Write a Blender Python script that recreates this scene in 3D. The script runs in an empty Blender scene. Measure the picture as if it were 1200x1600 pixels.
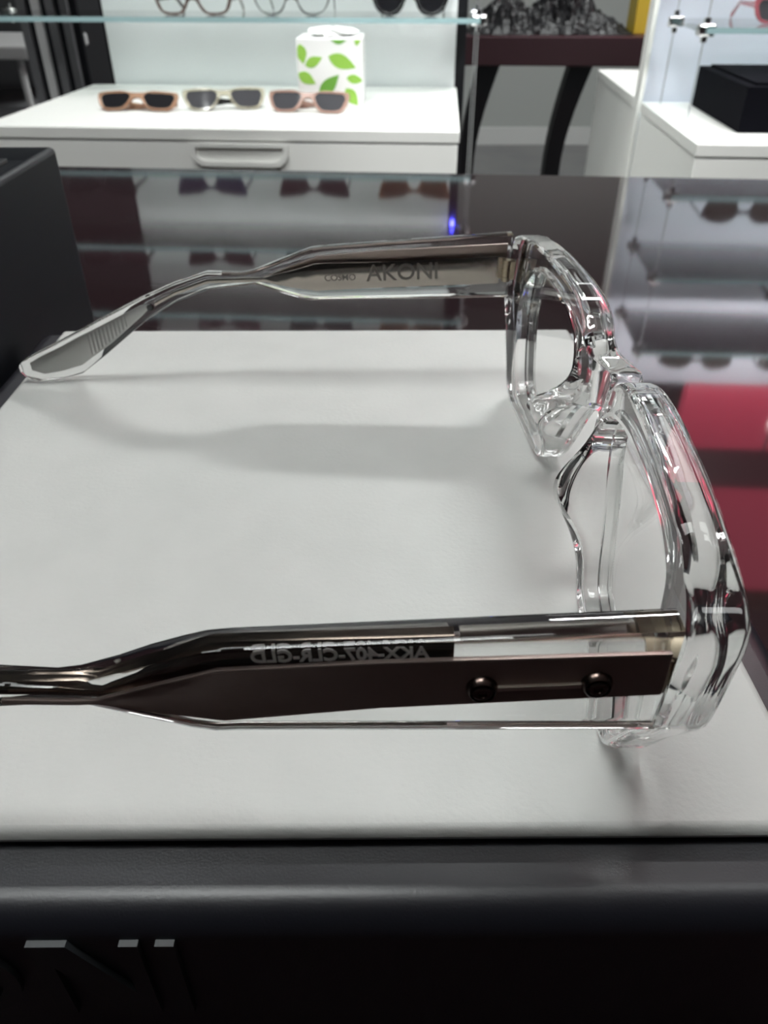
import bpy, bmesh, math, random
import numpy as np
from mathutils import Vector, Matrix
random.seed(7)
U = 0.1          # one scene unit used below = 10 cm
Z0 = 9.5         # height of the display pad's top above the floor, in those units
SC = bpy.context.scene
COL = SC.collection
PI = math.pi

# ------------------------------------------------------------------ materials
def mat(name, base=(.8, .8, .8), rough=.5, metal=0., trans=0., ior=1.55, coat=0., emit=None, es=0., spec=None, alpha=None):
    m = bpy.data.materials.new(name); m.use_nodes = True
    p = m.node_tree.nodes['Principled BSDF']
    p.inputs['Base Color'].default_value = (*base, 1)
    p.inputs['Roughness'].default_value = rough
    p.inputs['Metallic'].default_value = metal
    p.inputs['Transmission Weight'].default_value = trans
    p.inputs['IOR'].default_value = ior
    p.inputs['Coat Weight'].default_value = coat
    if spec is not None: p.inputs['Specular IOR Level'].default_value = spec
    if emit:
        p.inputs['Emission Color'].default_value = (*emit, 1); p.inputs['Emission Strength'].default_value = es
    return m

def bump(m, kind='noise', scale=600., strength=.1, dist=.0002, detail=3., axis='Z', coord='Object', colvar=None):
    nt = m.node_tree; p = nt.nodes['Principled BSDF']
    tc = nt.nodes.new('ShaderNodeTexCoord')
    if kind == 'noise':
        t = nt.nodes.new('ShaderNodeTexNoise'); t.inputs['Scale'].default_value = scale; t.inputs['Detail'].default_value = detail
    else:
        t = nt.nodes.new('ShaderNodeTexWave'); t.bands_direction = axis; t.inputs['Scale'].default_value = scale; t.inputs['Distortion'].default_value = 0
    nt.links.new(tc.outputs[coord], t.inputs['Vector'])
    b = nt.nodes.new('ShaderNodeBump'); b.inputs['Strength'].default_value = strength; b.inputs['Distance'].default_value = dist
    nt.links.new(t.outputs[1] if kind != 'noise' else t.outputs[0], b.inputs['Height'])
    nt.links.new(b.outputs[0], p.inputs['Normal'])
    if colvar:
        t2 = nt.nodes.new('ShaderNodeTexNoise'); t2.inputs['Scale'].default_value = colvar[2]; t2.inputs['Detail'].default_value = 4
        nt.links.new(tc.outputs[coord], t2.inputs['Vector'])
        r = nt.nodes.new('ShaderNodeValToRGB')
        r.color_ramp.elements[0].position = .35; r.color_ramp.elements[1].position = .65
        r.color_ramp.elements[0].color = (*colvar[0], 1); r.color_ramp.elements[1].color = (*colvar[1], 1)
        nt.links.new(t2.outputs[0], r.inputs[0]); nt.links.new(r.outputs[0], p.inputs['Base Color'])
    return m

M = {}
M['acetate'] = mat('clear_acetate', (.985, .99, .985), 0.0, trans=1, ior=1.49)
M['lens'] = mat('demo_lens', (.985, .99, .985), 0.0, trans=1, ior=1.25)
M['plaque'] = bump(mat('ribbed_gunmetal', (.42, .34, .31), .38, metal=1), 'noise', 2500, .1, .00005)
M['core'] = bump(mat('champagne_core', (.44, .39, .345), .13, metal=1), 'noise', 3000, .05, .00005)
M['core_shaded'] = bump(mat('darkened_core', (.20, .165, .14), .15, metal=1), 'noise', 3000, .05, .00005)  # core metal with its colour darkened to deepen the near arm's dim inside
M['silver'] = mat('silver_tip', (.66, .66, .64), .35, metal=.35)
M['ridge'] = bump(mat('silver_ridges', (.66, .66, .64), .3, metal=.5), 'wave', 280., .8, .0003, axis='X')
M['engrave'] = mat('engraved_mark', (.20, .18, .16), .6, metal=.6)
M['engrave2'] = mat('engraved_light', (.95, .93, .90), .32, metal=1)
M['link'] = mat('link_champagne', (.78, .70, .60), .4, metal=1)
M['engrave3'] = mat('etched_white', (.93, .92, .90), .6)
M['screw'] = mat('screw_metal', (.16, .12, .105), .22, metal=1)
M['gold'] = mat('hinge_brass', (.46, .39, .29), .28, metal=1)
M['pad'] = bump(mat('pad_leather', (.60, .605, .585), .55), 'noise', 900., .22, .0003, detail=5,
                colvar=((.585, .592, .572), (.615, .62, .60), 60))
M['stand'] = bump(mat('stand_black', (.012, .0125, .0185), .38, spec=.75), 'noise', 2600., .22, .00012)
M['letter_lit'] = mat('letter_lit_black', (.034, .038, .042), .4)  # lighter than the stand: light on the raised faces put into the colour
M['velvet'] = bump(mat('tray_black', (.003, .003, .005), .9, spec=.05), 'noise', 900, .1, .0002)
M['block'] = bump(mat('block_black', (.0055, .007, .0098), .45, spec=.2), 'noise', 2400., .2, .0001)
M['blocktop'] = mat('block_inset', (.03, .032, .032), .3)
M['counter'] = bump(mat('counter_gloss', (.022, .012, .014), .045, ior=1.55, coat=0), 'noise', 30, .02, .0004)
M['base'] = mat('counter_base', (.03, .018, .018), .4)
M['white'] = bump(mat('white_lacquer', (.80, .80, .77), .35), 'noise', 300, .03, .0002)
M['backdrop'] = bump(mat('white_backdrop', (.82, .84, .85), .45), 'noise', 40, .03, .0005)
M['backdropR'] = bump(mat('cool_backdrop', (.78, .81, .92), .45), 'noise', 40, .03, .0005)
M['shelf'] = mat('shelf_glass', (.90, .985, .96), 0.02, trans=1, ior=1.48)
def thin_glass(m, tint):
    nt = m.node_tree; out = nt.nodes['Material Output']
    tr = nt.nodes.new('ShaderNodeBsdfTransparent'); tr.inputs[0].default_value = (*tint, 1)
    gl = nt.nodes.new('ShaderNodeBsdfGlossy'); gl.inputs['Roughness'].default_value = .02
    fr = nt.nodes.new('ShaderNodeFresnel'); fr.inputs[0].default_value = 1.35
    mx = nt.nodes.new('ShaderNodeMixShader')
    nt.links.new(fr.outputs[0], mx.inputs[0]); nt.links.new(tr.outputs[0], mx.inputs[1]); nt.links.new(gl.outputs[0], mx.inputs[2])
    nt.links.new(mx.outputs[0], out.inputs[0])
thin_glass(M['shelf'], (.97, .985, .98))
M['shelfedge'] = mat('shelf_edge', (.40, .57, .59), .1, trans=.3)
M['chrome'] = mat('chrome', (.92, .92, .93), .12, metal=1)
M['cable'] = mat('steel_cable', (.45, .46, .47), .4, metal=.8)
M['black'] = mat('black_paint', (.004, .004, .006), .55, spec=.2)
M['darkwood'] = bump(mat('burgundy_lacquer', (.030, .008, .012), .4, spec=.3), 'wave', 6, .05, .0005, axis='X')
M['wall'] = bump(mat('wall_paint', (.36, .385, .37), .8), 'noise', 60, .05, .001)
M['walldark'] = bump(mat('wall_dark', (.05, .052, .056), .8), 'noise', 60, .05, .001)
M['base_b'] = mat('baseboard', (.55, .57, .56), .5)
M['floor'] = bump(mat('floor_tile', (.15, .15, .155), .35), 'noise', 8, .05, .001, colvar=((.13, .13, .135), (.17, .17, .17), 4))
M['ceiling'] = bump(mat('ceiling_paint', (.62, .62, .61), .9), 'noise', 80, .05, .001)
M['yellow'] = mat('yellow_card', (.62, .45, .03), .5)
M['fuzzy'] = bump(mat('black_plastic_wrap', (.006, .006, .007), .4, spec=.2), 'noise', 50, .9, .01)
M['paper'] = mat('paper_white', (.84, .85, .90), .6)
M['tissue'] = mat('tissue', (.88, .89, .88), .9)
M['leaf'] = mat('leaf_green', (.24, .46, .055), .55)
M['leaf2'] = mat('leaf_dark', (.13, .34, .04), .55)
M['carton'] = mat('carton_white', (.80, .80, .79), .5)
M['mirror'] = mat('mirror_plate', (.75, .72, .74), .05, metal=1)
M['grey'] = mat('grey_laminate', (.42, .42, .42), .5)
M['slat'] = mat('slat_grey', (.10, .10, .105), .5)
M['lamp'] = mat('lamp_face', (.9, .9, .9), .5, emit=(.965, 1.0, .985), es=1)
M['red'] = mat('red_sign_glow', (.35, .02, .05), .4, emit=(1., .13, .22), es=1.7)  # glow put into the red sign so its counter reflection shows bright
M['maroon'] = mat('maroon_band', (.12, .008, .02), .4)
M['tan'] = mat('tan_beam', (.30, .16, .08), .5)
M['blue'] = mat('blue_led', (.02, .02, .3), .4, emit=(.08, .08, 1), es=60)

# ------------------------------------------------------------------ helpers
class MB:
    """collects geometry (in scene units) and links it as one mesh object"""
    def __init__(self): self.bm = bmesh.new(); self.boxy = False
    def face(self, vs):
        try: self.bm.faces.new(vs)
        except ValueError: pass
    def box(self, c, s, bev=0., seg=2, rz=0.):
        mtx = Matrix.Translation(c) @ Matrix.Rotation(rz, 4, 'Z') @ Matrix.Diagonal((*s, 1))
        r = bmesh.ops.create_cube(self.bm, size=1, matrix=mtx)
        if bev:
            self.boxy = True
            es = list({e for v in r['verts'] for e in v.link_edges})
            bmesh.ops.bevel(self.bm, geom=es, offset=bev, segments=seg, profile=.5, affect='EDGES')
        return self
    def bx(self, x0, x1, y0, y1, z0, z1, bev=0., seg=2):
        return self.box(((x0+x1)/2, (y0+y1)/2, (z0+z1)/2), (abs(x1-x0), abs(y1-y0), abs(z1-z0)), bev, seg)
    def cyl(self, a, b, r, r2=None, n=16):
        a = Vector(a); b = Vector(b); d = b-a
        q = d.to_track_quat('Z', 'Y').to_matrix().to_4x4()
        bmesh.ops.create_cone(self.bm, cap_ends=True, segments=n, radius1=r, radius2=r if r2 is None else r2, depth=d.length,
                              matrix=Matrix.Translation((a+b)/2) @ q)
        return self
    def sph(self, c, r, n=12):
        s = r if isinstance(r, (tuple, list)) else (r, r, r)
        bmesh.ops.create_uvsphere(self.bm, u_segments=n*2, v_segments=n, radius=1, matrix=Matrix.Translation(c) @ Matrix.Diagonal((*s, 1)))
        return self
    def tube(self, pts, r, n=8):
        pts = [Vector(p) for p in pts]; rings = []
        for i, p in enumerate(pts):
            t = (pts[min(i+1, len(pts)-1)]-pts[max(i-1, 0)]).normalized()
            up = Vector((0, 0, 1)) if abs(t.z) < .9 else Vector((1, 0, 0))
            a = t.cross(up).normalized(); b = t.cross(a)
            rr = r[i] if isinstance(r, (list, tuple)) else r
            rings.append([self.bm.verts.new(p+(a*math.cos(2*PI*k/n)+b*math.sin(2*PI*k/n))*rr) for k in range(n)])
        self.loft(rings); return self
    def loft(self, rings, cap=True, closed=True):
        n = len(rings[0])
        for i in range(len(rings)-1):
            for k in range(n if closed else n-1):
                self.face([rings[i][k], rings[i][(k+1) % n], rings[i+1][(k+1) % n], rings[i+1][k]])
        if cap: self.face(rings[0][::-1]); self.face(rings[-1])
    def prism(self, poly, f0, f1):
        """poly: list of 2-tuples; f0/f1 map a 2-tuple to a 3-D point of the two caps"""
        a = [self.bm.verts.new(f0(p)) for p in poly]; b = [self.bm.verts.new(f1(p)) for p in poly]
        self.face(a[::-1]); self.face(b); n = len(poly)
        for i in range(n): self.face([a[i], a[(i+1) % n], b[(i+1) % n], b[i]])
        return self
    def lathe(self, prof, c=(0, 0, 0), n=24):
        rings = [[self.bm.verts.new((c[0]+r*math.cos(2*PI*k/n), c[1]+r*math.sin(2*PI*k/n), c[2]+z)) for k in range(n)] for r, z in prof]
        self.loft(rings); return self
    def build(self, name, m, parent=None, smooth=None, loc=None, rz=0.):
        bm = self.bm
        bmesh.ops.recalc_face_normals(bm, faces=bm.faces[:])
        for v in bm.verts: v.co *= U
        flat = []
        if self.boxy:
            flat = [f.index for f in (bm.faces.index_update() or bm.faces) if max(abs(f.normal.x), abs(f.normal.y), abs(f.normal.z)) > .9999]
        me = bpy.data.meshes.new(name); bm.to_mesh(me); bm.free()
        me.materials.append(m)
        if smooth is not None:
            if smooth >= 180: me.shade_smooth()
            else:
                me.shade_smooth()
                me.set_sharp_from_angle(angle=math.radians(smooth))
            for i in flat: me.polygons[i].use_smooth = False
        o = bpy.data.objects.new(name, me); COL.objects.link(o)
        if parent is not None: o.parent = parent
        elif loc is None: o.location = (0, 0, Z0*U)
        if loc is not None:
            o.location = (loc[0]*U, loc[1]*U, (loc[2]+(Z0 if parent is None else 0))*U)
        o.rotation_euler.z = rz
        return o

def tag(o, label=None, cat=None, group=None, kind=None):
    if label: o['label'] = label
    if cat: o['category'] = cat
    if group: o['group'] = group
    if kind: o['kind'] = kind
    return o
def thing(name, label, cat, loc, rz=0., group=None):
    o = bpy.data.objects.new(name, None); COL.objects.link(o)
    o.empty_display_size = .02
    o.location = (loc[0]*U, loc[1]*U, (loc[2]+Z0)*U); o.rotation_euler.z = rz
    return tag(o, label, cat, group)
def dup(root, loc, rz, label, group=None):
    r = root.copy(); COL.objects.link(r)
    r.location = (loc[0]*U, loc[1]*U, (loc[2]+Z0)*U); r.rotation_euler.z = rz
    r['label'] = label
    if group: r['group'] = group
    for ch in list(root.children):
        c = ch.copy(); COL.objects.link(c); c.parent = r
        for g in list(ch.children):
            d = g.copy(); COL.objects.link(d); d.parent = c
    return r
def catmull(pts, n=12, closed=False):
    P = [np.array(p, float) for p in pts]; out = []; L = len(P)
    segs = L if closed else L-1
    for i in range(segs):
        if closed: p0, p1, p2, p3 = P[(i-1) % L], P[i], P[(i+1) % L], P[(i+2) % L]
        else:
            p1, p2 = P[i], P[i+1]
            p0 = P[i-1] if i > 0 else 2*p1-p2
            p3 = P[i+2] if i+2 < L else 2*p2-p1
        # centripetal-like: chord scaled tangents
        d1 = np.linalg.norm(p2-p1)+1e-9; d0 = np.linalg.norm(p1-p0)+1e-9; d2 = np.linalg.norm(p3-p2)+1e-9
        m1 = ((p1-p0)/d0*d1/(d0+d1)+(p2-p1)/d1*d0/(d0+d1))*d1
        m2 = ((p2-p1)/d1*d2/(d1+d2)+(p3-p2)/d2*d1/(d1+d2))*d1
        for k in range(n):
            t = k/n
            out.append((2*t**3-3*t**2+1)*p1+(t**3-2*t**2+t)*m1+(-2*t**3+3*t**2)*p2+(t**3-t**2)*m2)
    if not closed: out.append(P[-1])
    return out
def radial(poly, c, angs):
    p = np.array(poly)-np.array(c)
    a = np.mod(np.arctan2(p[:, 1], p[:, 0]), 2*PI); r = np.hypot(p[:, 0], p[:, 1])
    o = np.argsort(a); a = a[o]; r = r[o]
    return np.interp(angs, np.concatenate([a-2*PI, a, a+2*PI]), np.concatenate([r, r, r]))
def text_mesh(s, size, name, m, parent, mtx, ext=.0006, bold=0.):
    cu = bpy.data.curves.new(name, 'FONT'); cu.body = s; cu.size = size*U; cu.extrude = ext*U; cu.offset = bold*U
    cu.align_x = 'CENTER'; cu.align_y = 'CENTER'; cu.resolution_u = 3
    t = bpy.data.objects.new(name, cu); COL.objects.link(t)
    dg = bpy.context.evaluated_depsgraph_get()
    me = bpy.data.meshes.new_from_object(t.evaluated_get(dg))
    bpy.data.objects.remove(t); bpy.data.curves.remove(cu)
    me.name = name; me.materials.clear(); me.materials.append(m)
    me.transform(mtx)
    o = bpy.data.objects.new(name, me); COL.objects.link(o); o.parent = parent
    return o

# ------------------------------------------------------------------ eyewear
def front_mesh(outer, inner, centre, xf, xb, n=200, d=.011, rows=(.06, .2, .4, .6, .8, .94)):
    """frame front as one closed mesh. outer: half contour from the top of the bridge round to its underside (s, z)."""
    oc = catmull(outer, 14); ic = catmull(inner, 14, True)
    line = [np.array(outer[-1])*(1-t)+np.array(outer[0])*t for t in np.linspace(0, 1, 30)]
    c = np.array(centre)
    a1 = math.atan2(outer[0][1]-c[1], outer[0][0]-c[0]) % (2*PI); a2 = math.atan2(outer[-1][1]-c[1], outer[-1][0]-c[0]) % (2*PI)
    angs = [a for a in np.linspace(0, 2*PI, n, endpoint=False) if not (a1-.004 < a < a2+.004)]
    angs = sorted(angs+list(np.linspace(a1, a2, 6)))
    angs = np.array(angs)
    ro = radial(list(oc)+line, c, angs); ri = radial(ic, c, angs)
    O = np.stack([c[0]+ro*np.cos(angs), c[1]+ro*np.sin(angs)], 1); I = np.stack([c[0]+ri*np.cos(angs), c[1]+ri*np.sin(angs)], 1)
    mid = (angs >= a1-1e-6) & (angs <= a2+1e-6)
    O[mid, 0] = 0
    prof = []      # (u, offset towards mid along in-plane, depth w, depth offset, isOuterWall)
    k = .3
    prof.append((0, d, 1, 0)); 
    for u in rows: prof.append((u, 0, 1, 0))
    prof += [(1, -d, 1, 0), (1, -k*d, 1, -k*d), (1, 0, 1, -d), (1, 0, .75, 0), (1, 0, .25, 0), (1, 0, 0, d), (1, -k*d, 0, k*d), (1, -d, 0, 0)]
    ow = (len(rows)+1, len(rows)+8)
    for u in rows[::-1]: prof.append((u, 0, 0, 0))
    prof += [(0, d, 0, 0), (0, k*d, 0, k*d), (0, 0, 0, d), (0, 0, .5, 0), (0, 0, 1, -d), (0, k*d, 1, -k*d)]
    mb = MB(); N = len(angs); K = len(prof)
    for side in (1, -1):
        ring = []
        for i in range(N):
            v = O[i]-I[i]; L = np.hypot(*v); e = v/L
            f = min(1., abs(O[i][0])/.03) if O[i][0] < .2 else 1.
            row = []
            for (u, off, w, dw) in prof:
                if u == 1: off *= f; dw *= f
                p = I[i]+v*u+e*off
                s, z = p
                X1 = xf(s, z); X0 = xb(s, z, u)
                x = X0+(X1-X0)*w+dw
                row.append(mb.bm.verts.new((x, side*s, z)))
            ring.append(row)
        for i in range(N):
            j = (i+1) % N
            for k_ in range(K):
                l = (k_+1) % K
                if mid[i] and mid[j] and ow[0] <= k_ < ow[1]: continue
                mb.face([ring[i][k_], ring[j][k_], ring[j][l], ring[i][l]])
    bmesh.ops.remove_doubles(mb.bm, verts=mb.bm.verts[:], dist=1e-5)
    bmesh.ops.dissolve_degenerate(mb.bm, dist=1e-6, edges=mb.bm.edges[:])
    return mb, I

def lens_mesh(I, side, xc, th, shrink=.996, c=None):
    c = I.mean(0) if c is None else c
    mb = MB(); rings = []
    fr = [1, .8, .55, .3]
    def ring(f, dx): return [mb.bm.verts.new((xc(*(c+(p-c)*f*shrink))+dx, side*(c+(p-c)*f*shrink)[0], (c+(p-c)*f*shrink)[1])) for p in I]
    R = [ring(f, th/2) for f in fr[::-1]]+[ring(f, -th/2) for f in fr]
    mb.loft(R, cap=False)
    for rr, dx in ((R[0], th/2), (R[-1], -th/2)):
        v = mb.bm.verts.new((xc(*c)+dx, side*c[0], c[1]))
        for k in range(len(rr)): mb.face([rr[k], rr[(k+1) % len(rr)], v])
    return mb

def bar_mesh(st, bev=.008):
    """st: stations (x, z_top, z_bottom, y_outer, y_inner); a lengthwise bar with bevelled edges"""
    mb = MB(); rings = []
    for (x, zt, zb, yo, yi) in st:
        b = min(bev, abs(zt-zb)*.3, abs(yo-yi)*.3); sg = 1 if yo > yi else -1; k = .3*b
        pts = [(yi+sg*b, zt), (yo-sg*b, zt), (yo-sg*k, zt-k), (yo, zt-b), (yo, zb+b), (yo-sg*k, zb+k), (yo-sg*b, zb), (yi+sg*b, zb), (yi+sg*k, zb+k), (yi, zb+b), (yi, zt-b), (yi+sg*k, zt-k)]
        rings.append([mb.bm.verts.new((x, y, z)) for y, z in pts])
    mb.loft(rings); return mb
def interp_st(tab, xs):
    t = sorted(tab); a = np.array(t)
    return [tuple([x]+[float(np.interp(x, a[:, 0], a[:, k])) for k in range(1, a.shape[1])]) for x in xs]

# ---- the clear eyeglasses in the foreground
GX, GY = .37, 1.345
def xf(s, z): return .466-.096*s*s+.030*math.exp(-(s/.075)**2)+.08*(z-.40)-GX
def xb(s, z, u=1):
    th = .062+.012*max(0, min(1, (s-.6)/.14))
    pad = .080*math.exp(-((s-.155)/.058)**2-((z-.175)/.095)**2)*(1-.5*u)
    return xf(s, z)-th-pad
OUT = [(0, .352), (.045, .355), (.08, .358), (.108, .371), (.130, .393), (.158, .409), (.205, .419), (.27, .424), (.38, .425), (.53, .421), (.66, .411), (.715, .403), (.738, .392), (.747, .37),
       (.748, .33), (.748, .27), (.744, .237), (.73, .212), (.69, .15), (.645, .075), (.62, .035), (.595, .012), (.56, .0), (.48, -.002), (.36, -.002), (.29, .0),
       (.245, .012), (.21, .045), (.175, .10), (.14, .165), (.108, .215), (.075, .246), (.04, .262), (0, .268)]
INN = [(.125, .285), (.135, .318), (.165, .345), (.22, .36), (.33, .37), (.46, .371), (.54, .364), (.59, .345), (.615, .305), (.618, .25), (.60, .18), (.565, .11), (.535, .07),
       (.50, .052), (.42, .046), (.34, .046), (.295, .055), (.26, .085), (.215, .15), (.17, .21), (.14, .245)]
glasses = thing('eyeglasses', 'large clear crystal eyeglasses with ribbed dark metal plaques, standing on the light grey pad', 'glasses', (GX, GY, .0035), math.radians(-.45))
fm, IC = front_mesh(OUT, INN, (.36, .2), xf, xb)
frame = tag(fm.build('frame_front', M['acetate'], glasses, 50), 'chunky clear frame front with built-in nose pads')
for sd in (1, -1):
    lens_mesh(IC, sd, lambda s, z: xf(s, z)-.032, .012, .994).build('lens', M['lens'], glasses, 40)
TX = [.333, .30, .2, .1, 0, -.1, -.17, -.2, -.23, -.27, -.31, -.35, -.39, -.44, -.5, -.54, -.58, -.62, -.66, -.70, -.75, -.80, -.86, -.92, -.97, -1.0, -1.02, -1.038, -1.048]
TT = [(.333, .405, .236), (-.17, .369, .2275), (-.2, .365, .226), (-.23, .355, .231), (-.36, .305, .271), (-.39, .299, .268), (-.486, .302, .257), (-.58, .272, .222),
      (-.67, .236, .172), (-.80, .175, .073), (-.875, .138, .02), (-.93, .112, .006), (-1.0, .08, .0), (-1.038, .06, .012), (-1.048, .05, .025)]
# stations: blend the corner list so both edges keep their kinks
def temple_y(x):
    return float(np.interp(x, [-1.05, -.6, -.2, .34], [.692, .735, .746, .748]))
CORE = [(.305, .346, .274), (.0, .331, .262), (-.19, .326, .252), (-.24, .311, .258), (-.33, .288, .276), (-.36, .288, .278), (-.486, .284, .274), (-.58, .252, .242), (-.64, .222, .212)]
TIP = [(-.655, .216, .208), (-.68, .213, .185), (-.78, .166, .107), (-.875, .122, .044), (-.93, .095, .029), (-.985, .071, .021), (-1.015, .055, .034)]
PLQ = [(.325, .3725, .306), (.0, .355, .278), (-.185, .339, .2525), (-.26, .312, .263), (-.335, .283, .276), (-.36, .2805, .2735), (-.45, .279, .271)]
for sd in (-1, 1):
    st = []
    for (x, zt, zb) in interp_st(TT, sorted(set(TX+[t[0] for t in TT]), reverse=True)):
        yo = temple_y(x); th = .040 if x > -.3 else .036
        if x < -1.03: th = .028
        st.append((x-GX, zt, zb, sd*yo, sd*(yo-th)))
    tp = bar_mesh(st, .006).build('temple', M['acetate'], glasses, 35)
    tag(tp, 'clear temple arm nearer the viewer' if sd < 0 else 'clear temple arm on the far side')
    cs = []
    for (x, zt, zb) in interp_st(CORE, sorted([c[0] for c in CORE]+[.085, .09]))[::-1]:
        y = temple_y(x)-.0205
        if sd < 0 and x > .0875: continue
        if sd < 0 and x > -.3: zb += .018
        if sd < 0 and x < .0875: zt += .038*max(0, min(1, (x+.30)/.11))
        cs.append((x-GX, zt, zb, sd*(y+.004), sd*(y-.004-(.006 if sd < 0 else 0))))
    core = tag(bar_mesh(cs, .001).build('temple_core', M['core'] if sd > 0 else M['core_shaded'], tp, 35), 'champagne metal core plate' if sd > 0 else 'metal core plate, colour darkened to shade the near arm')
    if sd < 0:
        hp = [(x-GX, zt, zb+.026, sd*(temple_y(x)-.0165), sd*(temple_y(x)-.0265)) for (x, zt, zb) in interp_st(CORE, [.305, .25, .18, .0985])]
        tag(bar_mesh(hp, .001).build('hinge_plate', M['core'], tp, 35), 'champagne plate leading to the hinge')
    ts = []
    for (x, zt, zb) in TIP:
        y = temple_y(x)-.0175
        ts.append((x-GX, zt, zb, sd*(y+.003), sd*(y-.003)))
    tag(bar_mesh(ts, .001).build('temple_tip_plate', M['silver'], tp, 35), 'flat silver tip plate')
    rs = []
    for (x, zt, zb) in interp_st(TIP, [-.725, -.76, -.80, -.84]):
        y = temple_y(x)-.0175
        rs.append((x-GX, zt-.006, zb+.006, sd*(y+.0042), sd*(y-.0042)))
    tag(bar_mesh(rs, .0005).build('temple_tip_ridges', M['ridge'], tp, 35), 'row of fine silver ridges')
    mb = MB(); y = temple_y(-.655)-.0175
    mb.cyl((-.655-GX, sd*(y+.007), .207), (-.655-GX, sd*(y-.007), .207), .0085, n=20).build('tip_screw', M['black'], tp, 40)
    ps = []
    for (x, zt, zb) in PLQ:
        yo = temple_y(x)
        ps.append((x-GX, zt, zb, sd*(yo+.004), sd*(yo-.004)))
    mb = MB(); rings = []; NR = 30
    for (x, zt, zb, yo_, yi_) in ps:
        ring = [(yi_, zt), (yo_-sd*.001, zt), (yo_, zt-.001)]
        hh = zt-zb-.002; dr = min(.0011, hh/NR*.45)
        for k in range(NR):
            for f, dd in ((.15, 0), (.35, 1), (.65, 1), (.85, 0)):
                ring.append((yo_-sd*dr*dd, zt-.001-hh*(k+f)/NR))
        ring += [(yo_, zb+.001), (yo_-sd*.001, zb), (yi_, zb)]
        rings.append([mb.bm.verts.new((x, y_, z_)) for y_, z_ in ring])
    mb.loft(rings)
    tag(mb.build('temple_plaque', M['plaque'], tp, 25), 'finely ribbed dark metal plaque')
    # two screws and the bar between them, standing on the plaque
    yo = temple_y(.15)
    for x in (.118, .248):
        zc = float(np.interp(x, [.0, .325], [.3165, .339]))-.008
        mb = MB(); rings = []
        for r, h in ((.0185, 0), (.018, .003), (.0155, .009), (.0145, .010), (.0128, .0065), (.0118, .0065), (.0112, .010), (.009, .0112), (.0055, .0112), (.0045, .0085), (.001, .0085)):
            rings.append([mb.bm.verts.new((x-GX+r*math.cos(2*PI*k/28), sd*(yo+.0038+h), zc+r*math.sin(2*PI*k/28))) for k in range(28)])
        mb.loft(rings)
        sc_ = mb.build('screw', M['screw'], tp, 30)
        for a in (.5, .5+PI/2):
            pass
    za = float(np.interp(.118, [.0, .325], [.3165, .339]))-.008; zb_ = float(np.interp(.248, [.0, .325], [.3165, .339]))-.008
    mb = MB()
    mb.prism([(.136, -.003), (.230, -.003), (.230, .003), (.136, .003)],
             lambda p: (p[0]-GX, sd*(yo+.003), p[1]+za+(zb_-za)*(p[0]-.118)/.13), lambda p: (p[0]-GX, sd*(yo+.0085), p[1]+za+(zb_-za)*(p[0]-.118)/.13))
    tag(mb.build('link_bar', M['link'], tp), 'slim champagne bar joining the two screws')
    # hinge on the inner side
    mb = MB(); yi = temple_y(.32)-.045
    for k in range(5):
        z = .286+k*.0115
        mb.cyl((.322-GX, sd*yi, z), (.322-GX, sd*yi, z+.0105), .0115 if k % 2 == 0 else .0108, n=18)
    mb.bx(.300-GX, .318-GX, sd*(yi+.006), sd*(yi+.013), .29, .345, .001)
    mb.bx(.326-GX, .348-GX, sd*(yi-.006), sd*(yi+.016), .290, .340, .002)
    tag(mb.build('hinge', M['gold'], tp, 35), 'small brass barrel hinge')
    # engraved writing on the inner face of the core: mirrored for the arm that is seen from outside
    slope = math.atan(.05/.5)
    yin = temple_y(0)-.0205-.0047-(.006 if sd < 0 else 0)
    def put(s, size, x, z, m, bold=0., nm='engraving', sl=.04, yy=None):
        xdir = Vector((1, 0, sl)) if sd > 0 else Vector((-1, 0, -sl))
        zdir = Vector((-sl, 0, 1))
        n = xdir.cross(zdir)
        R = Matrix((xdir.normalized(), zdir.normalized(), n.normalized())).transposed().to_4x4()
        mtx = Matrix.Translation(Vector((x-GX, sd*(yin if yy is None else yy), z))*U) @ R
        text_mesh(s, size, nm, m, tp, mtx, .0008, bold)
    if sd > 0:
        put('AKONI', .062, .045, .302, M['engrave'], .0006, 'brand_engraving')
        put('COSMO', .024, -.125, .288, M['engrave'], .0004, 'model_engraving')
    else:
        put('53 □ 22 - 147', .026, -.02, .352, M['engrave2'], .0006)
        put('AKX-407-CLR-GLD', .0245, -.045, .3525, M['engrave3'], .0007, sl=.052, yy=temple_y(0)-.0205+.0045)

# ------------------------------------------------------------------ pad, stand, block
rp = math.radians(.4)
pad = MB().bx(-.84, .84, -.90, .90, -.027, 0, .016, 5).build('display_pad', M['pad'], None, 60, loc=(-.212, 1.508, 0.002), rz=rp)
tag(pad, 'light grey leatherette pad lying flat on the black display stand', 'pad')
stand = thing('display_stand', 'low matte black display stand with rounded edge and raised letters, under the grey pad', 'display stand', (-.215, 1.485, -.4995), rp)
MB().bx(-.935, .935, -.985, .985, 0, .4735, .05, 8).build('body', M['stand'], stand, 50)
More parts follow.
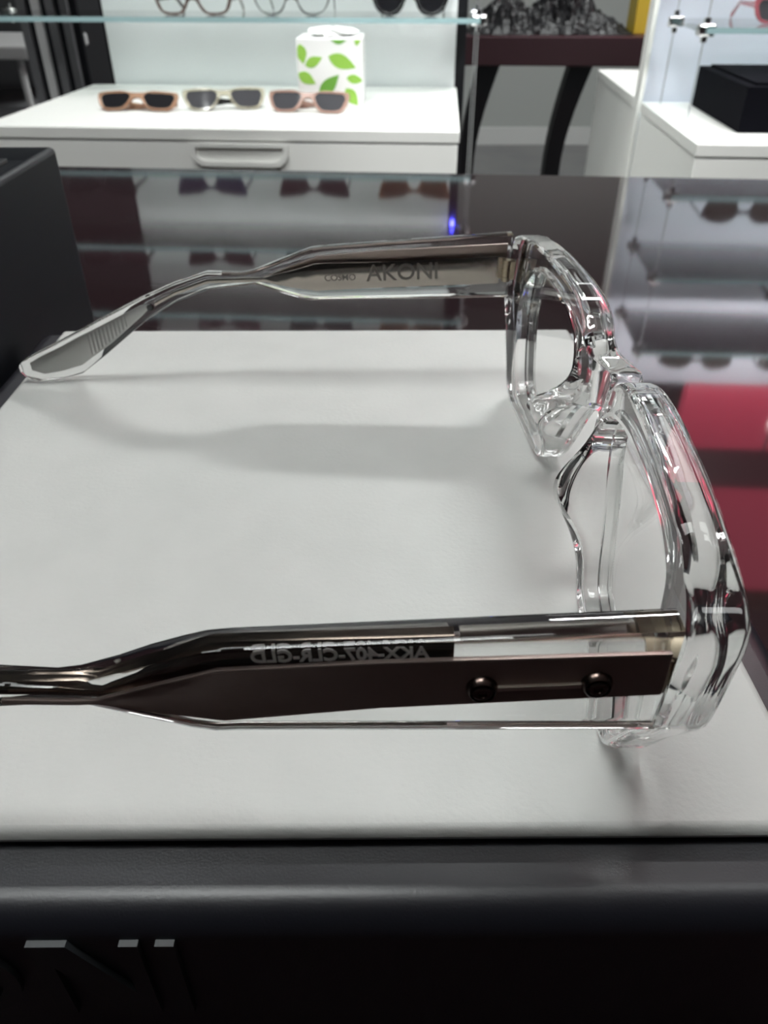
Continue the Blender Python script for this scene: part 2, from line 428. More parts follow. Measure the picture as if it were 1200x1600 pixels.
# raised lettering on the front face (local y = -.985), letters 0.225 high
fy = -.985
def L_prism(mb, poly): mb.prism(poly, lambda p: (p[0], fy+.004, p[1]), lambda p: (p[0], fy-.009, p[1]))
ZB, ZT = .222, .428
def px2x(u, t=1.024): return (u-600-9)/1200*t+.215
XI0, XI1 = px2x(241), px2x(271)
XN0, XN1 = px2x(38), px2x(214); w = XI1-XI0
mb = MB(); L_prism(mb, [(XI0, ZB), (XI1, ZB), (XI1, ZT), (XI0, ZT)]); mb.build('raised_letter', M['letter_lit'], stand)
mb = MB(); L_prism(mb, [(XN0, ZB), (XN0+w, ZB), (XN0+w, ZT-.06), (XN1-w*1.9, ZB), (XN1, ZB), (XN1, ZT), (XN1-w, ZT), (XN1-w, ZB+.068), (XN0+w*2.1, ZT), (XN0, ZT)])
mb.build('raised_letter', M['letter_lit'], stand)
xo = XN0-.025-.115; zo = (ZB+ZT)/2
mb = MB(); R4 = []
for (r, y) in ((.105, fy+.004), (.105, fy-.009), (.105-w, fy-.009), (.105-w, fy+.004), (.105, fy+.004)):
    R4.append([mb.bm.verts.new((xo+r*math.cos(2*PI*k/40), y, zo+r*math.sin(2*PI*k/40))) for k in range(40)])
mb.loft(R4, cap=False); bmesh.ops.remove_doubles(mb.bm, verts=mb.bm.verts[:], dist=1e-6); mb.build('raised_letter', M['letter_lit'], stand, 40)
xk = xo-.115-.03-.14
mb = MB(); L_prism(mb, [(xk, ZB), (xk+w, ZB), (xk+w, zo-.02), (xk+w*1.6, zo+.0), (xk+.11, ZB), (xk+.145, ZB), (xk+w*2.2, zo+.02), (xk+.14, ZT), (xk+.105, ZT), (xk+w, zo+.02), (xk+w, ZT), (xk, ZT)])
mb.build('raised_letter', M['letter_lit'], stand)
xa = xk-.02-.19
mb = MB(); L_prism(mb, [(xa, ZB), (xa+.03, ZB), (xa+.055, ZB+.05), (xa+.135, ZB+.05), (xa+.16, ZB), (xa+.19, ZB), (xa+.11, ZT), (xa+.08, ZT)])
mb.build('raised_letter', M['letter_lit'], stand)

block = thing('display_block', 'tall dark charcoal display box at the left edge, beside the low stand', 'display box', (-1.95, 1.6, -.4995), math.radians(.6))
mb = MB()
bl, bd, bh, rim = .765, 1.45, .937, .10
b = mb.bm; mb.boxy = True
r_ = bmesh.ops.create_cube(b, size=1, matrix=Matrix.Translation((0, 0, bh/2)) @ Matrix.Diagonal((bl*2, bd*2, bh, 1)))
es = [e for e in b.edges if all(v.co.z > .1 for v in e.verts) or abs(e.verts[0].co.z-e.verts[1].co.z) > .1]
bmesh.ops.bevel(b, geom=es, offset=.02, segments=3, profile=.5, affect='EDGES')
top = max(b.faces, key=lambda f: f.calc_center_median().z+f.calc_area()*.01)
r2 = bmesh.ops.inset_individual(b, faces=[top], thickness=rim)
for v in top.verts: v.co.z -= .03
mb.build('body', M['block'], block, 40)
MB().bx(-bl+rim+.03, bl-rim-.03, -bd+rim+.03, bd-rim-.03, bh-.0295, bh-.015, .004).build('inset_panel', M['blocktop'], block, 40)

# ------------------------------------------------------------------ counter
rc = math.radians(-4.6)
counter = thing('counter', 'glossy dark burgundy shop counter with mirror-like polished top', 'counter', (0, 7.06, -9.5), rc)
MB().bx(-13, 13, -8.0, 0, 8.6, 9.0, .03, 3).build('counter_top', M['counter'], counter, 40)
MB().bx(-12.7, 12.7, -7.6, -.3, 0, 8.598).build('counter_base', M['base'], counter)

# ------------------------------------------------------------------ display units at the back, in a frame turned by ra
ra = math.radians(-3.8); ca, sa = math.cos(ra), math.sin(ra)
def W(X, Y, z=0.): return (X*ca-Y*sa, X*sa+Y*ca, z)
def drawer_unit(name, label, X0, X1, Y0, Y1, zt, handles):
    cx, cy = (X0+X1)/2, (Y0+Y1)/2
    r = thing(name, label, 'cabinet', W(cx, cy, -9.5), ra)
    hw, hd, H = (X1-X0)/2, (Y1-Y0)/2, zt+9.5
    MB().bx(-hw+.03, hw-.03, -hd+.12, hd, .6, H-.171).build('carcass', M['white'], r)
    MB().bx(-hw, hw, -hd, hd, H-.17, H, .015).build('top', M['white'], r, 40)
    MB().bx(-hw+.2, hw-.2, -hd+.3, hd, 0, .6).build('plinth', M['black'], r)
    z = H-.2; k = 0
    while z > 1.5:
        hh = 1.25 if k == 0 else 2.2
        d = MB().bx(-hw+.02, hw-.02, -hd+.02, -hd+.12, z-hh, z, .012).build('drawer', M['white'], r, 40)
        for hx in handles:
            mb = MB(); w_, h_ = .78, .34
            # recessed scoop handle: rounded frame and darker recess
            pts = [(-w_, .0), (w_, .0)]+[(w_-.22+.22*math.cos(a), -h_+.22+.22*math.sin(a)) for a in np.linspace(0, -PI/2, 8)]+[(-w_+.22+.22*math.cos(a), -h_+.22+.22*math.sin(a)) for a in np.linspace(-PI/2, -PI, 8)]
            o_ = [mb.bm.verts.new((hx-cx+p[0], -hd+.02, z+.0+p[1])) for p in pts]
            f_ = [mb.bm.verts.new((hx-cx+p[0], -hd-.05, z+.0+p[1])) for p in pts]
            i_ = [mb.bm.verts.new((hx-cx+p[0]*.9, -hd-.05, z-.06+p[1]*.62)) for p in pts]
            b_ = [mb.bm.verts.new((hx-cx+p[0]*.88, -hd+.015, z-.07+p[1]*.6)) for p in pts]
            n = len(pts)
            for A, B in ((o_, f_), (f_, i_), (i_, b_)):
                for q in range(n): mb.face([A[q], A[(q+1) % n], B[(q+1) % n], B[q]])
            mb.face(b_); mb.face(o_)
            mb.build('handle', M['white'], d, 40)
        z -= hh+.03; k += 1
    return r
LX0, LX1 = -7.3, .30
drawer_unit('drawer_cabinet', 'low white drawer cabinet across the aisle, with three eyeglasses and a tissue box on top', LX0, LX1, 13.0, 17.9, -1.18, [-3.15])
drawer_unit('drawer_cabinet', 'white drawer cabinet at the right edge with a black tray on top', 3.68, 11.0, 12.25, 16.2, -1.18, [7.0])
drawer_unit('drawer_cabinet', 'white cabinet behind the cool white backdrop at the right, its top corner bare', 3.68, 11.0, 16.85, 21.2, -1.18, [7.0])
# backdrops
bp = thing('backdrop_panel', 'white upright backdrop panel behind the three eyeglasses on the left cabinet', 'panel', W(-3.3, 18.12, -9.5), ra)
MB().bx(-3.57, 3.55, -.12, .12, 0, 17.2, .01).build('board', M['backdrop'], bp)
MB().bx(3.551, 3.75, -.13, .2, 0, 17.2, .01).build('edge_post', M['black'], bp)
MB().bx(-3.62, -3.571, -.13, .16, 0, 17.2, .01).build('edge_post', M['black'], bp)
MB().sph((3.65, -.15, 12.4), .05).build('status_light', M['blue'], bp)
bq = thing('backdrop_panel', 'cool white backdrop panel with bright edge at the right, behind the black tray', 'panel', W(7.35, 16.5, -9.5), ra)
MB().bx(-3.62, 3.62, -.14, .14, 0, 15.4, .01).build('board', M['backdropR'], bq)
MB().bx(-3.70, -3.621, -.2, .2, 0, 15.4, .01).build('edge_post', M['white'], bq)

# glass shelves
def shelf(label, X0, X1, Y0, Y1, z):
    r = thing('glass_shelf', label, 'shelf', W((X0+X1)/2, (Y0+Y1)/2, z-.08), ra, None)
    hw, hd = (X1-X0)/2, (Y1-Y0)/2
    MB().bx(-hw, hw, -hd+.012, hd, 0, .08, .004).build('pane', M['shelf'], r)
    MB().bx(-hw, hw, -hd, -hd+.011, 0, .08).build('front_edge', M['shelfedge'], r)
    for sx in (-1, 1):
        for yy in (-hd+.15, hd-.15):
            mb = MB(); mb.box((sx*(hw-.02), yy, .04), (.26, .2, .17), .04, 3); mb.cyl((sx*(hw-.02), yy, -.12), (sx*(hw-.02), yy, .2), .05, n=14)
            mb.build('shelf_clip', M['chrome'], r, 40)
    return r
ZS = [.13, 1.52, 2.97, 4.42, 5.87]; ZR = [.13, 1.36, 2.76, 4.16]
ORD = ['lowest', 'second', 'third', 'fourth', 'topmost']
for i, z in enumerate(ZS):
    shelf('%s glass shelf of the left display, %s' % (ORD[i], 'above the white drawer cabinet' if i == 0 else 'seen mirrored in the polished counter'), -8.6, .62, 15.8, 17.7, z)
for i, z in enumerate(ZR):
    shelf('%s glass shelf of the right display, %s' % (ORD[i], 'holding pink sunglasses above the black tray' if i == 0 else 'seen mirrored in the polished counter'), 3.95, 11.2, 13.9, 16.1, z)
def cable(name, label, X, Y, z0, z1, r=.009):
    p = W(X, Y, z0); o = MB().cyl((0, 0, 0), (0, 0, z1-z0), r, n=8).build(name, M['cable'], None, 40, loc=p)
    tag(o, label, 'cable', 'steel cables carrying the glass shelves'); return o
for X, Y, lab in ((.60, 15.95, 'thin steel cable at the front right corner of the left glass shelves'), (.60, 17.55, 'thin steel cable at the back right corner of the left glass shelves'),
                  (-8.58, 15.95, 'thin steel cable at the front left corner of the left glass shelves'), (3.97, 14.05, 'thin steel cable at the front left corner of the right glass shelves'),
                  (3.97, 15.95, 'thin steel cable at the back left corner of the right glass shelves')):
    cable('shelf_cable', lab, X, Y, -9.5, 10.45)

# ------------------------------------------------------------------ eyewear on shelves
def mk(name, base, rough=.12, tr=0., coat=.4): return mat(name, base, rough, trans=tr, ior=1.47, coat=coat)
ROUND_O = [(0, .30), (.08, .315), (.16, .40), (.28, .455), (.45, .46), (.60, .43), (.69, .37), (.70, .31), (.67, .2), (.60, .09), (.48, .015), (.34, .0), (.22, .03), (.14, .11), (.10, .2), (.06, .24), (0, .25)]
ROUND_I = [(.15, .31), (.21, .38), (.32, .42), (.46, .42), (.58, .38), (.635, .3), (.61, .19), (.54, .09), (.44, .05), (.34, .045), (.25, .075), (.18, .15), (.145, .23)]
CAT_O = [(0, .33), (.08, .34), (.2, .40), (.38, .43), (.58, .455), (.70, .45), (.725, .42), (.70, .34), (.67, .22), (.60, .09), (.48, .015), (.34, .0), (.22, .03), (.14, .11), (.09, .21), (.05, .26), (0, .27)]
CAT_I = [(.13, .31), (.19, .37), (.36, .39), (.55, .405), (.63, .39), (.64, .32), (.605, .2), (.54, .1), (.45, .055), (.34, .045), (.25, .075), (.18, .15), (.135, .23)]
FLAT_O = [(0, .30), (.1, .31), (.25, .345), (.45, .35), (.62, .345), (.70, .33), (.71, .29), (.69, .19), (.63, .07), (.54, .01), (.42, .0), (.30, .0), (.2, .03), (.13, .10), (.09, .17), (.05, .22), (0, .23)]
FLAT_I = [(.12, .25), (.16, .295), (.3, .31), (.5, .312), (.62, .30), (.645, .25), (.62, .16), (.57, .07), (.48, .04), (.36, .035), (.25, .05), (.19, .10), (.14, .18)]
THIN_I_F = 1.13
def eyewear(name, label, group, loc, rz, shape, fm_, lm, cat='sunglasses', thin=False, fold=False, lens_th=.02, z_lift=0., tm=None, tilt=0.):
    o, i, c = {'round': (ROUND_O, ROUND_I, (.39, .23)), 'cat': (CAT_O, CAT_I, (.38, .23)), 'flat': (FLAT_O, FLAT_I, (.39, .18))}[shape]
    if thin:
        cc = np.array(c); i = [tuple(cc+(np.array(p)-cc)*1.12) for p in i]
    r = thing(name, label, cat, loc, rz, group); r.rotation_euler.y = tilt
    dep = .025 if thin else .05
    f1 = lambda s, z: .06-.12*s*s
    f0 = lambda s, z, u=1: f1(s, z)-dep
    mbf, I = front_mesh(o, i, c, f1, f0, n=64, d=.008, rows=(.15, .5, .85))
    mbf.build('frame_front', fm_, r, 50)
    for sd in (1, -1): lens_mesh(I, sd, lambda s, z: f1(s, z)-dep*.5, lens_th, .99).build('lens', lm, r, 40)
    zt = .40 if shape != 'flat' else .30
    for sd in (1, -1):
        x0 = f0(.70, 0)-.002
        if fold and sd:
            y0 = sd*.66; zz = zt-.06-(0.04 if sd > 0 else 0)
            st = [(0, zt-.02, zt-.11), (.4, zt-.05, zt-.12), (.9, zt-.12, zt-.18), (1.1, zt-.2, zt-.27), (1.24, zt-.27, zt-.32)]
            mb = MB(); rings = []
            for (q, a_, b_) in st:
                yy = y0-sd*q; xx = x0-.03-(.05 if sd > 0 else .0)-.02*q
                rings.append([mb.bm.verts.new(v) for v in ((xx, yy, a_), (xx-.03, yy, a_), (xx-.03, yy, b_), (xx, yy, b_))])
            mb.loft(rings)
        else:
            yo = .695
            st = [(x0, zt, zt-.10), (x0-.3, zt-.015, zt-.10), (x0-.9, zt-.03, zt-.09), (x0-1.05, zt-.07, zt-.13), (x0-1.38, .08, .0)]
            if thin: st = [(a, b_, b_-.035) for a, b_, _ in st[:-1]]+[(x0-1.38, .06, .0)]
            mb = bar_mesh([(a, b_, c_, sd*(yo-.02*k), sd*(yo-.02*k-(.02 if thin else .035))) for k, (a, b_, c_) in enumerate(st)], .005)
        mb.build('temple', tm or fm_, r, 40)
    return r
F = {'black': mk('frame_black', (.012, .011, .012)), 'navy': mk('frame_navy', (.02, .025, .06)), 'plum': mk('frame_plum', (.03, .014, .02)),
     'brown': mk('frame_brown', (.16, .075, .035), tr=.3), 'amber': mk('frame_amber', (.55, .33, .22), tr=.6), 'champ': mk('frame_champagne', (.75, .70, .56), tr=.7),
     'rose': mk('frame_rose', (.36, .10, .12)), 'blush': mk('frame_blush', (.52, .33, .27), tr=.4), 'wire': mat('frame_wire', (.10, .10, .11), .3, metal=1), 'tort': mk('frame_tortoise', (.12, .075, .065), tr=.2)}
Ln = {'dark': mat('lens_dark', (.012, .012, .014), .06, coat=.2), 'brown': mat('lens_brown', (.06, .03, .018), .06), 'grey': mat('lens_smoke', (.06, .06, .066), .05), 'navy': mat('lens_navy', (.018, .02, .045), .06),
      'clear': mat('lens_clear', (.96, .97, .97), .01, trans=1, ior=1.2), 'plum': mat('lens_plum', (.025, .012, .016), .06), 'olive': mat('lens_olive', (.05, .045, .04), .06)}
RF = math.radians(-90)+ra      # faces the viewer
# on the left cabinet
def onW(X, Y, z): return W(X, Y, z)
eyewear('sunglasses', 'amber framed sunglasses with dark lenses, leftmost of three on the white cabinet', 'eyewear lying on the left cabinet', onW(-5.25, 14.5, -1.172), RF, 'flat', F['amber'], Ln['dark'], fold=True, tilt=-.75)
eyewear('eyeglasses', 'pale champagne eyeglasses with dark brow, middle of three on the white cabinet', 'eyewear lying on the left cabinet', onW(-3.75, 14.75, -1.178), RF+.25, 'flat', F['champ'], Ln['grey'], cat='glasses', tm=F['black'], fold=True, tilt=-.45)
eyewear('sunglasses', 'blush sunglasses with smoky lenses in front of the tissue box', 'eyewear lying on the left cabinet', onW(-2.28, 14.55, -1.178), RF-.12, 'flat', F['blush'], Ln['grey'], fold=True, tilt=-.5)
# lowest left shelf, seen directly
g = 'eyewear on the left glass shelves'
eyewear('eyeglasses', 'brown framed clear eyeglasses on the lowest left glass shelf', g, W(-4.55, 16.4, .134), RF, 'flat', F['tort'], Ln['clear'], cat='glasses')
eyewear('eyeglasses', 'thin dark round eyeglasses in the middle of the lowest left glass shelf', g, W(-2.75, 16.4, .134), RF, 'round', F['wire'], Ln['clear'], cat='glasses', thin=True, lens_th=.01)
sg_black = eyewear('sunglasses', 'black cat-eye sunglasses at the right of the lowest left glass shelf', g, W(-.62, 16.4, .134), RF, 'cat', F['black'], Ln['dark'])
# second shelf, mirrored
sg_navy = eyewear('sunglasses', 'navy sunglasses mirrored in the counter just under the drawer handle', g, W(-4.6, 16.3, 1.524), RF, 'cat', F['navy'], Ln['navy'])
sg_plum = eyewear('sunglasses', 'plum black sunglasses mirrored in the counter under the middle of the cabinet', g, W(-2.5, 16.3, 1.524), RF, 'cat', F['plum'], Ln['plum'])
sg_brown = eyewear('sunglasses', 'brown sunglasses mirrored in the counter near the cabinet right end', g, W(-.48, 16.3, 1.524), RF, 'cat', F['brown'], Ln['brown'])
dup(sg_black, W(-6.9, 16.3, 1.524), RF, 'black sunglasses mirrored in the counter beside the tall charcoal box', g)
dup(sg_plum, W(-4.6, 16.3, 2.974), RF, 'plum sunglasses on the third left shelf, above the navy pair', g)
dup(sg_black, W(-2.5, 16.3, 2.974), RF, 'black sunglasses in the middle of the third left shelf', g)
dup(sg_brown, W(-.48, 16.3, 2.974), RF, 'brown sunglasses at the right end of the third left shelf', g)
dup(sg_plum, W(-6.9, 16.3, 2.974), RF, 'plum sunglasses at the left of the third left shelf, before the dark room', g)
dup(sg_plum, W(-4.6, 16.3, 4.424), RF, 'plum sunglasses on the fourth left shelf, mirrored beside the curved temple tip', g)
dup(sg_black, W(-2.5, 16.3, 4.424), RF, 'black sunglasses in the middle of the fourth left shelf', g)
dup(sg_brown, W(-.48, 16.3, 4.424), RF, 'brown sunglasses at the right end of the fourth left shelf', g)
dup(sg_black, W(-6.9, 16.3, 4.424), RF, 'black sunglasses at the left of the fourth left shelf', g)
# right shelves
g = 'eyewear on the right glass shelves'
eyewear('sunglasses', 'pink framed sunglasses with grey lenses on the lowest right glass shelf', g, W(5.55, 14.75, .134), RF, 'flat', F['rose'], Ln['grey'])
sg_ol = eyewear('sunglasses', 'round thin-rimmed olive sunglasses mirrored at the top right of the counter', g, W(5.35, 14.4, 1.364), RF, 'round', F['wire'], Ln['olive'], thin=True)
dup(sg_ol, W(7.4, 14.4, 1.364), RF-.5, 'olive sunglasses turned sideways, mirrored at the far right of the counter', g)
dup(sg_black, W(6.9, 14.4, 2.764), RF, 'large black sunglasses mirrored at the right edge of the counter', g)
dup(sg_ol, W(5.2, 14.4, 4.164), RF, 'thin round sunglasses at the left of the fourth right shelf', g)
dup(sg_ol, W(7.1, 14.4, 4.164), RF, 'thin round sunglasses at the right of the fourth right shelf', g)

# ------------------------------------------------------------------ things on the cabinets
tb = thing('tissue_box', 'tall white tissue box printed with green leaves, on the left white cabinet', 'tissue box', W(-1.95, 15.55, -1.178), ra+.05)
MB().bx(-.56, .56, -.56, .56, 0, 1.06, .02).build('carton', M['carton'], tb, 40)
mb = MB(); R_ = []
for k, (rr, zz) in enumerate(((.34, 1.062), (.36, 1.09), (.42, 1.12), (.34, 1.165), (.12, 1.19))):
    R_.append([mb.bm.verts.new((rr*(1+.22*math.sin(3*a+k))*math.cos(a), .75*rr*(1+.25*math.sin(4*a+2*k))*math.sin(a), zz+.015*math.sin(5*a+k))) for a in np.linspace(0, 2*PI, 28, endpoint=False)])
mb.loft(R_); mb.build('tissue', M['tissue'], tb, 60)
def leaf(x, z, ln, wd, ang, m, face=-1):
    mb = MB(); pts = []
    for t in np.linspace(0, 1, 12): pts.append((t*ln, wd*math.sin(PI*t**.8)))
    for t in np.linspace(1, 0, 12)[1:-1]: pts.append((t*ln, -wd*math.sin(PI*t**.8)))
    q = [(x+p[0]*math.cos(ang)-p[1]*math.sin(ang), z+p[0]*math.sin(ang)+p[1]*math.cos(ang)) for p in pts]
    q = [(max(-.545, min(.545, a)), max(.03, min(1.04, b_))) for a, b_ in q]
    mb.prism(q, lambda p: (p[0], -.5595, p[1]), lambda p: (p[0], -.5635, p[1]))
    mb.build('printed_leaf', m, tb)
for a in ((-.02, .80, .50, .11, -.35, M['leaf']), (.02, 1.06, .34, .10, .1, M['leaf2']), (-.42, .66, .32, .08, .4, M['leaf']), (-.55, .55, .34, .09, -.5, M['leaf']), (-.2, .20, .48, .11, .75, M['leaf2']),
          (.28, .48, .3, .07, -.15, M['leaf']), (.26, .32, .34, .10, -.9, M['leaf']), (-.5, .98, .3, .09, -1.4, M['leaf']), (.46, .95, .3, .06, 1.4, M['leaf'])): leaf(*a)
pc = MB(); pc.bx(-.68, .68, -.2, .2, 0, .05, .01); tag(pc.build('paper_card', M['paper'], None, loc=W(-.6, 15.6, -1.178), rz=ra-.08), 'folded white paper card lying right of the tissue box', 'card')
tr = thing('tray', 'deep black rectangular tray standing on the right white cabinet', 'tray', W(6.4, 14.5, -1.178), ra)
mb = MB(); mb.bx(-1.9, 1.9, -1.35, 1.35, 0, .62, .01); mb.build('tray_body', M['velvet'], tr, 40)
MB().bx(-1.75, 1.75, -1.2, 1.2, .621, .66, .01).build('liner', M['velvet'], tr)
mr = MB(); mr.bx(-1.2, 1.2, -.6, .6, 0, .05, .01); tag(mr.build('mirror_plate', M['mirror'], None, loc=W(6.9, 14.9, -1.178+.662), rz=ra-.1), 'shiny pinkish mirror plate lying in the black tray', 'mirror')

# ------------------------------------------------------------------ far gap: table, wall, clutter
ft = thing('console_table', 'dark burgundy console table with curved black legs, seen in the gap between the displays', 'table', (8.0, 33, -9.5), ra)
MB().bx(-5.5, 5.5, -2, 2, 7.35, 8.25, .05).build('table_top', M['darkwood'], ft, 40)
def leg(px):
    mb = MB(); R_ = []
    for t in np.linspace(0, 1, 14):
        z = .3+t*7.05; x = px+.55*math.sin(PI*t)*-1+.25*t; hw = .42-.12*math.sin(PI*t)
        R_.append([mb.bm.verts.new(v) for v in ((x-hw, -.5, z), (x+hw, -.5, z), (x+hw, .5, z), (x-hw, .5, z))])
    mb.loft(R_); mb.bx(px-1.0, px+1.0, -.9, .9, 0, .3, .04)
    return mb
for px in (-4.3, -.9, 3.6): leg(px).build('leg', M['black'], ft, 40)
mb = MB()
gx, gy = 60, 22; G = []
rr = random.Random(3)
for a in range(gx):
    row = []
    for b_ in range(gy):
        u, v = a/(gx-1)*2-1, b_/(gy-1)*2-1
        h = 1.25*max(0, 1-abs(u)**3)*max(0, 1-v*v)*(0.75+.25*math.sin(7*u+2*v))+.0
        h = h*(1+rr.uniform(-.28, .28))+.02
        row.append(mb.bm.verts.new((u*2.9+rr.uniform(-.04, .04), v*1.3+rr.uniform(-.05, .05), h)))
    G.append(row)
for a in range(gx-1):
    for b_ in range(gy-1): mb.face([G[a][b_], G[a+1][b_], G[a+1][b_+1], G[a][b_+1]])
edge = [G[a][0] for a in range(gx)]+[G[-1][b_] for b_ in range(1, gy)]+[G[a][-1] for a in range(gx-2, -1, -1)]+[G[0][b_] for b_ in range(gy-2, 0, -1)]
low = [mb.bm.verts.new((v.co.x, v.co.y, 0)) for v in edge]
for q in range(len(edge)): mb.face([edge[q], edge[(q+1) % len(edge)], low[(q+1) % len(edge)], low[q]])
mb.face(low)
fz = mb.build('plastic_wrap', M['fuzzy'], None, 25, loc=(5.9, 32.8, -1.246))
tag(fz, 'crumpled black plastic wrap heaped on the burgundy console table', 'wrap', None, 'stuff')
yb = thing('carton', 'yellow carton on the burgundy console table, beside the black wrap', 'box', (9.75, 32.6, -1.245), ra)
MB().bx(-.9, .9, -.7, .7, 0, 1.7, .03).build('body', M['yellow'], yb, 40)
MB().bx(-.9, .9, -.72, .72, 1.701, 1.76, .01).build('lid', M['yellow'], yb, 40)
mb = MB(); mb.tube(catmull([(5.2, 42, -9.42), (6.8, 43.5, -9.42), (8.2, 42.4, -9.42), (9.6, 44.2, -9.42), (11.5, 43.2, -9.42)], 8), .09, 8)
tag(mb.build('floor_cable', M['black'], None, 60), 'black cable trailing over the floor in the gap below the console table', 'cable')
dk = thing('monitor_stand', 'dark column stand behind the right cabinets, below the console table edge', 'stand', (13.2, 31.0, -9.5), ra)
MB().bx(-.9, .9, -.6, .6, 0, .4, .05).build('foot', M['black'], dk, 40)
MB().bx(-.5, .5, -.4, .4, .4, 6.9, .05).build('column', M['black'], dk, 40)
# left dark corner
lt = thing('side_table', 'grey table with thin pale legs in the dark corner at the upper left', 'table', (-12.1, 26.5, -9.5), ra)
MB().bx(-2.6, 2.6, -2.2, 2.2, 8.2, 8.55, .08).build('table_top', M['grey'], lt, 40)
for x, y in ((-2.2, -1.8), (2.2, -1.8), (-2.2, 1.8), (2.2, 1.8)):
    MB().cyl((x, y, 0), (x*.95, y*.95, 8.2), .1, n=10).build('leg', M['grey'], lt, 40)
MB().bx(-2.3, 2.3, -1.9, 1.9, 3.4, 7.0).build('storage_bin', M['slat'], lt)
sc2 = thing('slat_screen', 'dark slatted screen in the corner left of the white backdrop', 'screen', (-8.35, 22.6, -9.5), ra)
MB().bx(-.75, .75, .1, .25, 0, 11).build('panel', M['black'], sc2)
for k in range(4): MB().bx(-.7+k*.36, -.5+k*.36, -.05, .1, .8, 10.6, .01).build('slat', M['grey'] if k in (1,) else M['slat'], sc2)

# ------------------------------------------------------------------ room
CE = 20.
def struct(o): o['kind'] = 'structure'; return o
struct(MB().bx(-45, 45, -35, 58, -9.9, -9.5).build('floor', M['floor']))
struct(MB().bx(-45, 45, -35, 58, CE, CE+.4).build('ceiling', M['ceiling']))
struct(MB().bx(-45, 45, 57.6, 58, -9.5, CE).build('wall_back', M['wall']))
struct(MB().bx(-45, 45, -35.4, -35, -9.5, CE).build('wall_front', M['walldark']))
struct(MB().bx(-45.4, -45, -35, 58, -9.5, CE).build('wall_left', M['walldark']))
struct(MB().bx(45, 45.4, -35, 58, -9.5, CE).build('wall_right', M['walldark']))
struct(MB().bx(-45, 45, 57.45, 57.59, -9.5, -8.4, .02).build('baseboard_back', M['base_b']))
dp = MB().bx(-18, 18, -.15, .15, 0, 19.6)
tag(dp.build('partition_screen', M['walldark'], None, loc=W(-26, 30, -9.5), rz=ra), 'dark partition wall behind the grey table at the upper left', 'partition')

rb = thing('red_sign', 'red sign with added glow over the right display, mirrored red in the counter', 'sign', W(7.9, 16.5, 5.902), ra)
MB().bx(-2.0, 6.5, -.14, .14, .0, 6.1).build('panel', M['red'], rb)
MB().bx(-2.1, 6.6, -.2, .2, 6.101, 6.8).build('frame_rail', M['tan'], rb)
def valance(label, X0, X1, Y, z, m, bulbs=0, power=1.):  # board and strip added to brighten the backdrop and keep light off the pad
    r = thing('added_light_valance', label, 'light', W((X0+X1)/2, Y, z), ra)
    hw = (X1-X0)/2
    MB().bx(-hw, hw, 0, .06, 0, .85).build('fascia', m, r)
    MB().bx(-hw, hw, .0601, .6, .79, .85).build('top_board', m, r)
    lm = M['lamp'].copy(); lm.node_tree.nodes['Principled BSDF'].inputs['Emission Strength'].default_value = FILL_POWER*power
    MB().bx(-hw+.1, hw-.1, .2, .5, .74, .789).build('fill_strip', lm, r)
    for k in range(bulbs):
        st = MB().cyl((-hw+2.15+.33*k, .03, -.55), (-hw+2.15+.33*k, .03, 0), .02, n=8).build('bulb_stem', M['black'], r)
        MB().sph((-hw+2.15+.33*k, .03, -.61), .06, 8).build('bulb', M['bulb'], st, 180)
    for x in (-hw+.3, hw-.3):
        MB().cyl((x, .35, .851), (x, .35, CE-z), .03, n=8).build('suspension_rod', M['cable'], r)
    return r
FILL_POWER = 112
M['bulb'] = mat('spot_bulb', (.9, .9, .9), .4, emit=(1, .97, .93), es=40)
valance('unseen white valance added above the left glass shelves to light the backdrop', -8.0, .35, 13.9, 6.9, M['white'])
valance('dark maroon valance with small bulbs above the right glass shelves, its light strip added for the backdrop', 4.2, 11.6, 12.9, 5.6, M['maroon'], 4, 1.6)

def ceiling_light(label, x, y, hx, hy, e, rz=0.):
    r = thing('ceiling_light', label, 'light', (x, y, CE-.16), rz, 'ceiling lights')
    MB().bx(-hx-.1, hx+.1, -hy-.1, hy+.1, .02, .155, .02).build('housing', M['chrome'], r)
    m = M['lamp'].copy(); m.node_tree.nodes['Principled BSDF'].inputs['Emission Strength'].default_value = e
    MB().bx(-hx, hx, -hy, hy, -.03, .019).build('diffuser', m, r)
    return r
ceiling_light('long bright ceiling light beyond the displays, slightly right', 9.5, 29, 5.0, 1.0, 20)
ceiling_light('long ceiling panel added for fill above the aisle in front of the left display', -4, 5.5, 6, 1.5, 6)  # unseen panel added as overhead fill
ceiling_light('long ceiling panel added for fill above the aisle in front of the right display', 12, 5, 5, 1.5, 6)  # added fill, pairs with the left aisle panel
ceiling_light('square fill panel added on the ceiling over the left end of the counter', -12, 1, 2.5, 2.5, 7.5)  # added fill, also lifts the side of the right cabinet
ceiling_light('square ceiling panel over the counter behind the viewer', -3.2, 2.0, 4.0, 1.6, 18.5)
ceiling_light('far ceiling light near the back wall', 12, 47, 5, 1.2, 4)

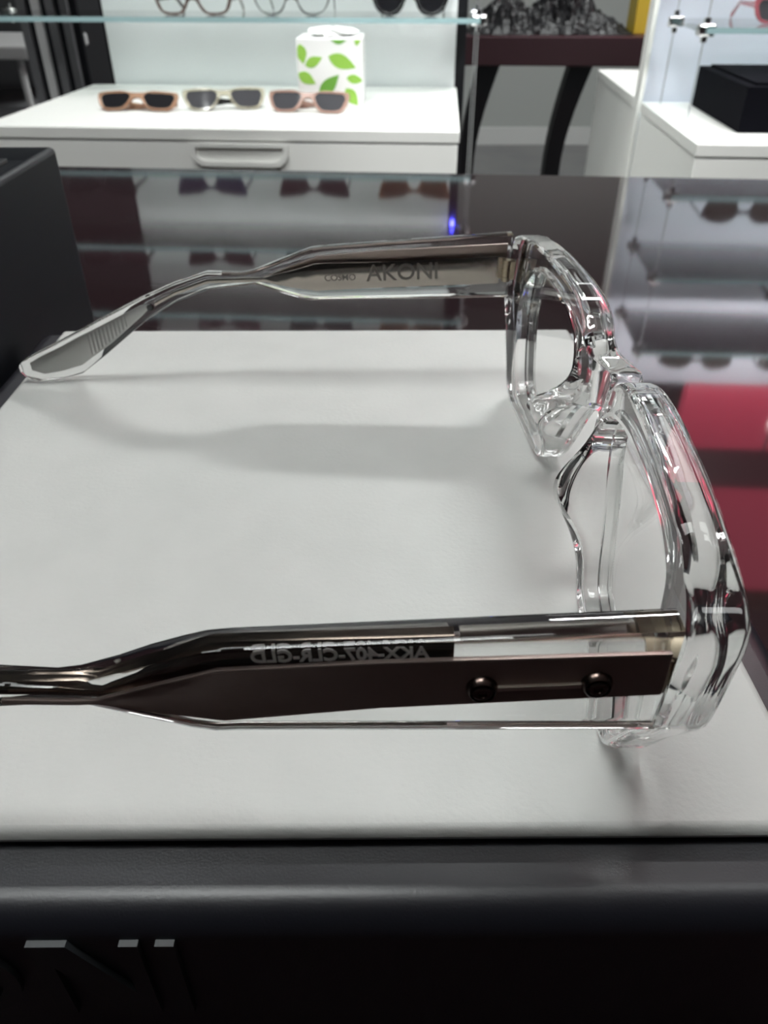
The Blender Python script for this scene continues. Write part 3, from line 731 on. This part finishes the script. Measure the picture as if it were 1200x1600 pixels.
def spot(x, y, z, tx, ty, tz, e, ang):  # unseen spots added to brighten the cabinets across the aisle
    sl = bpy.data.lights.new('fill_spot', 'SPOT'); sl.energy = e; sl.spot_size = math.radians(ang); sl.spot_blend = .5; sl.shadow_soft_size = .06; sl.color = (.98, 1, .99)
    so = bpy.data.objects.new('fill_spot', sl); COL.objects.link(so)
    so.location = (x*U, y*U, (z+Z0)*U)
    so.rotation_euler = (Vector((tx, ty, tz))-Vector((x, y, z))).to_track_quat('-Z', 'Y').to_euler()
spot(-4, -8, 19, -2.8, 14.5, -1.5, 95, 34)
spot(7, -8, 19, 6.5, 13.5, -1.5, 225, 34)
kl = bpy.data.lights.new('key_lamp', 'AREA'); kl.shape = 'RECTANGLE'; kl.size = 10*U; kl.size_y = 2*U
kl.energy = 90; kl.color = (.965, 1, .985)
ko = bpy.data.objects.new('key_lamp', kl); COL.objects.link(ko); ko.location = (9.5*U, 29*U, (CE-.2+Z0)*U)
kl.cycles.is_caustics_light = True
for o in [frame]+[c for c in glasses.children if c.name.startswith(('temple', 'lens'))]: o.cycles.is_caustics_caster = True
pad.cycles.is_caustics_receiver = True
w = bpy.data.worlds.new('world'); SC.world = w; w.use_nodes = True
w.node_tree.nodes['Background'].inputs[0].default_value = (.5, .52, .55, 1); w.node_tree.nodes['Background'].inputs[1].default_value = .0

# ------------------------------------------------------------------ camera
cam = bpy.data.cameras.new('camera'); co = bpy.data.objects.new('camera', cam); COL.objects.link(co)
co.location = (0, 0, (1+Z0)*U); co.rotation_euler = (math.radians(90-35.9), 0, 0)
cam.sensor_fit = 'VERTICAL'; cam.sensor_height = 36; cam.lens = 27
cam.clip_start = .005; cam.clip_end = 60
cam.dof.use_dof = True; cam.dof.focus_distance = .125; cam.dof.aperture_fstop = 40
SC.camera = co
SC.view_settings.view_transform = 'Standard'; SC.view_settings.look = 'None'; SC.view_settings.gamma = 1
SC.view_settings.use_curve_mapping = False
SC.view_settings.exposure = -0.08
cy = SC.cycles
cy.max_bounces = 24; cy.transmission_bounces = 20; cy.glossy_bounces = 12; cy.diffuse_bounces = 4; cy.transparent_max_bounces = 16
cy.caustics_refractive = True; cy.caustics_reflective = True
cy.sample_clamp_indirect = 8; cy.sample_clamp_direct = 0; cy.blur_glossy = .3
cy.use_denoising = True
try: cy.denoiser = 'OPENIMAGEDENOISE'
except Exception: pass
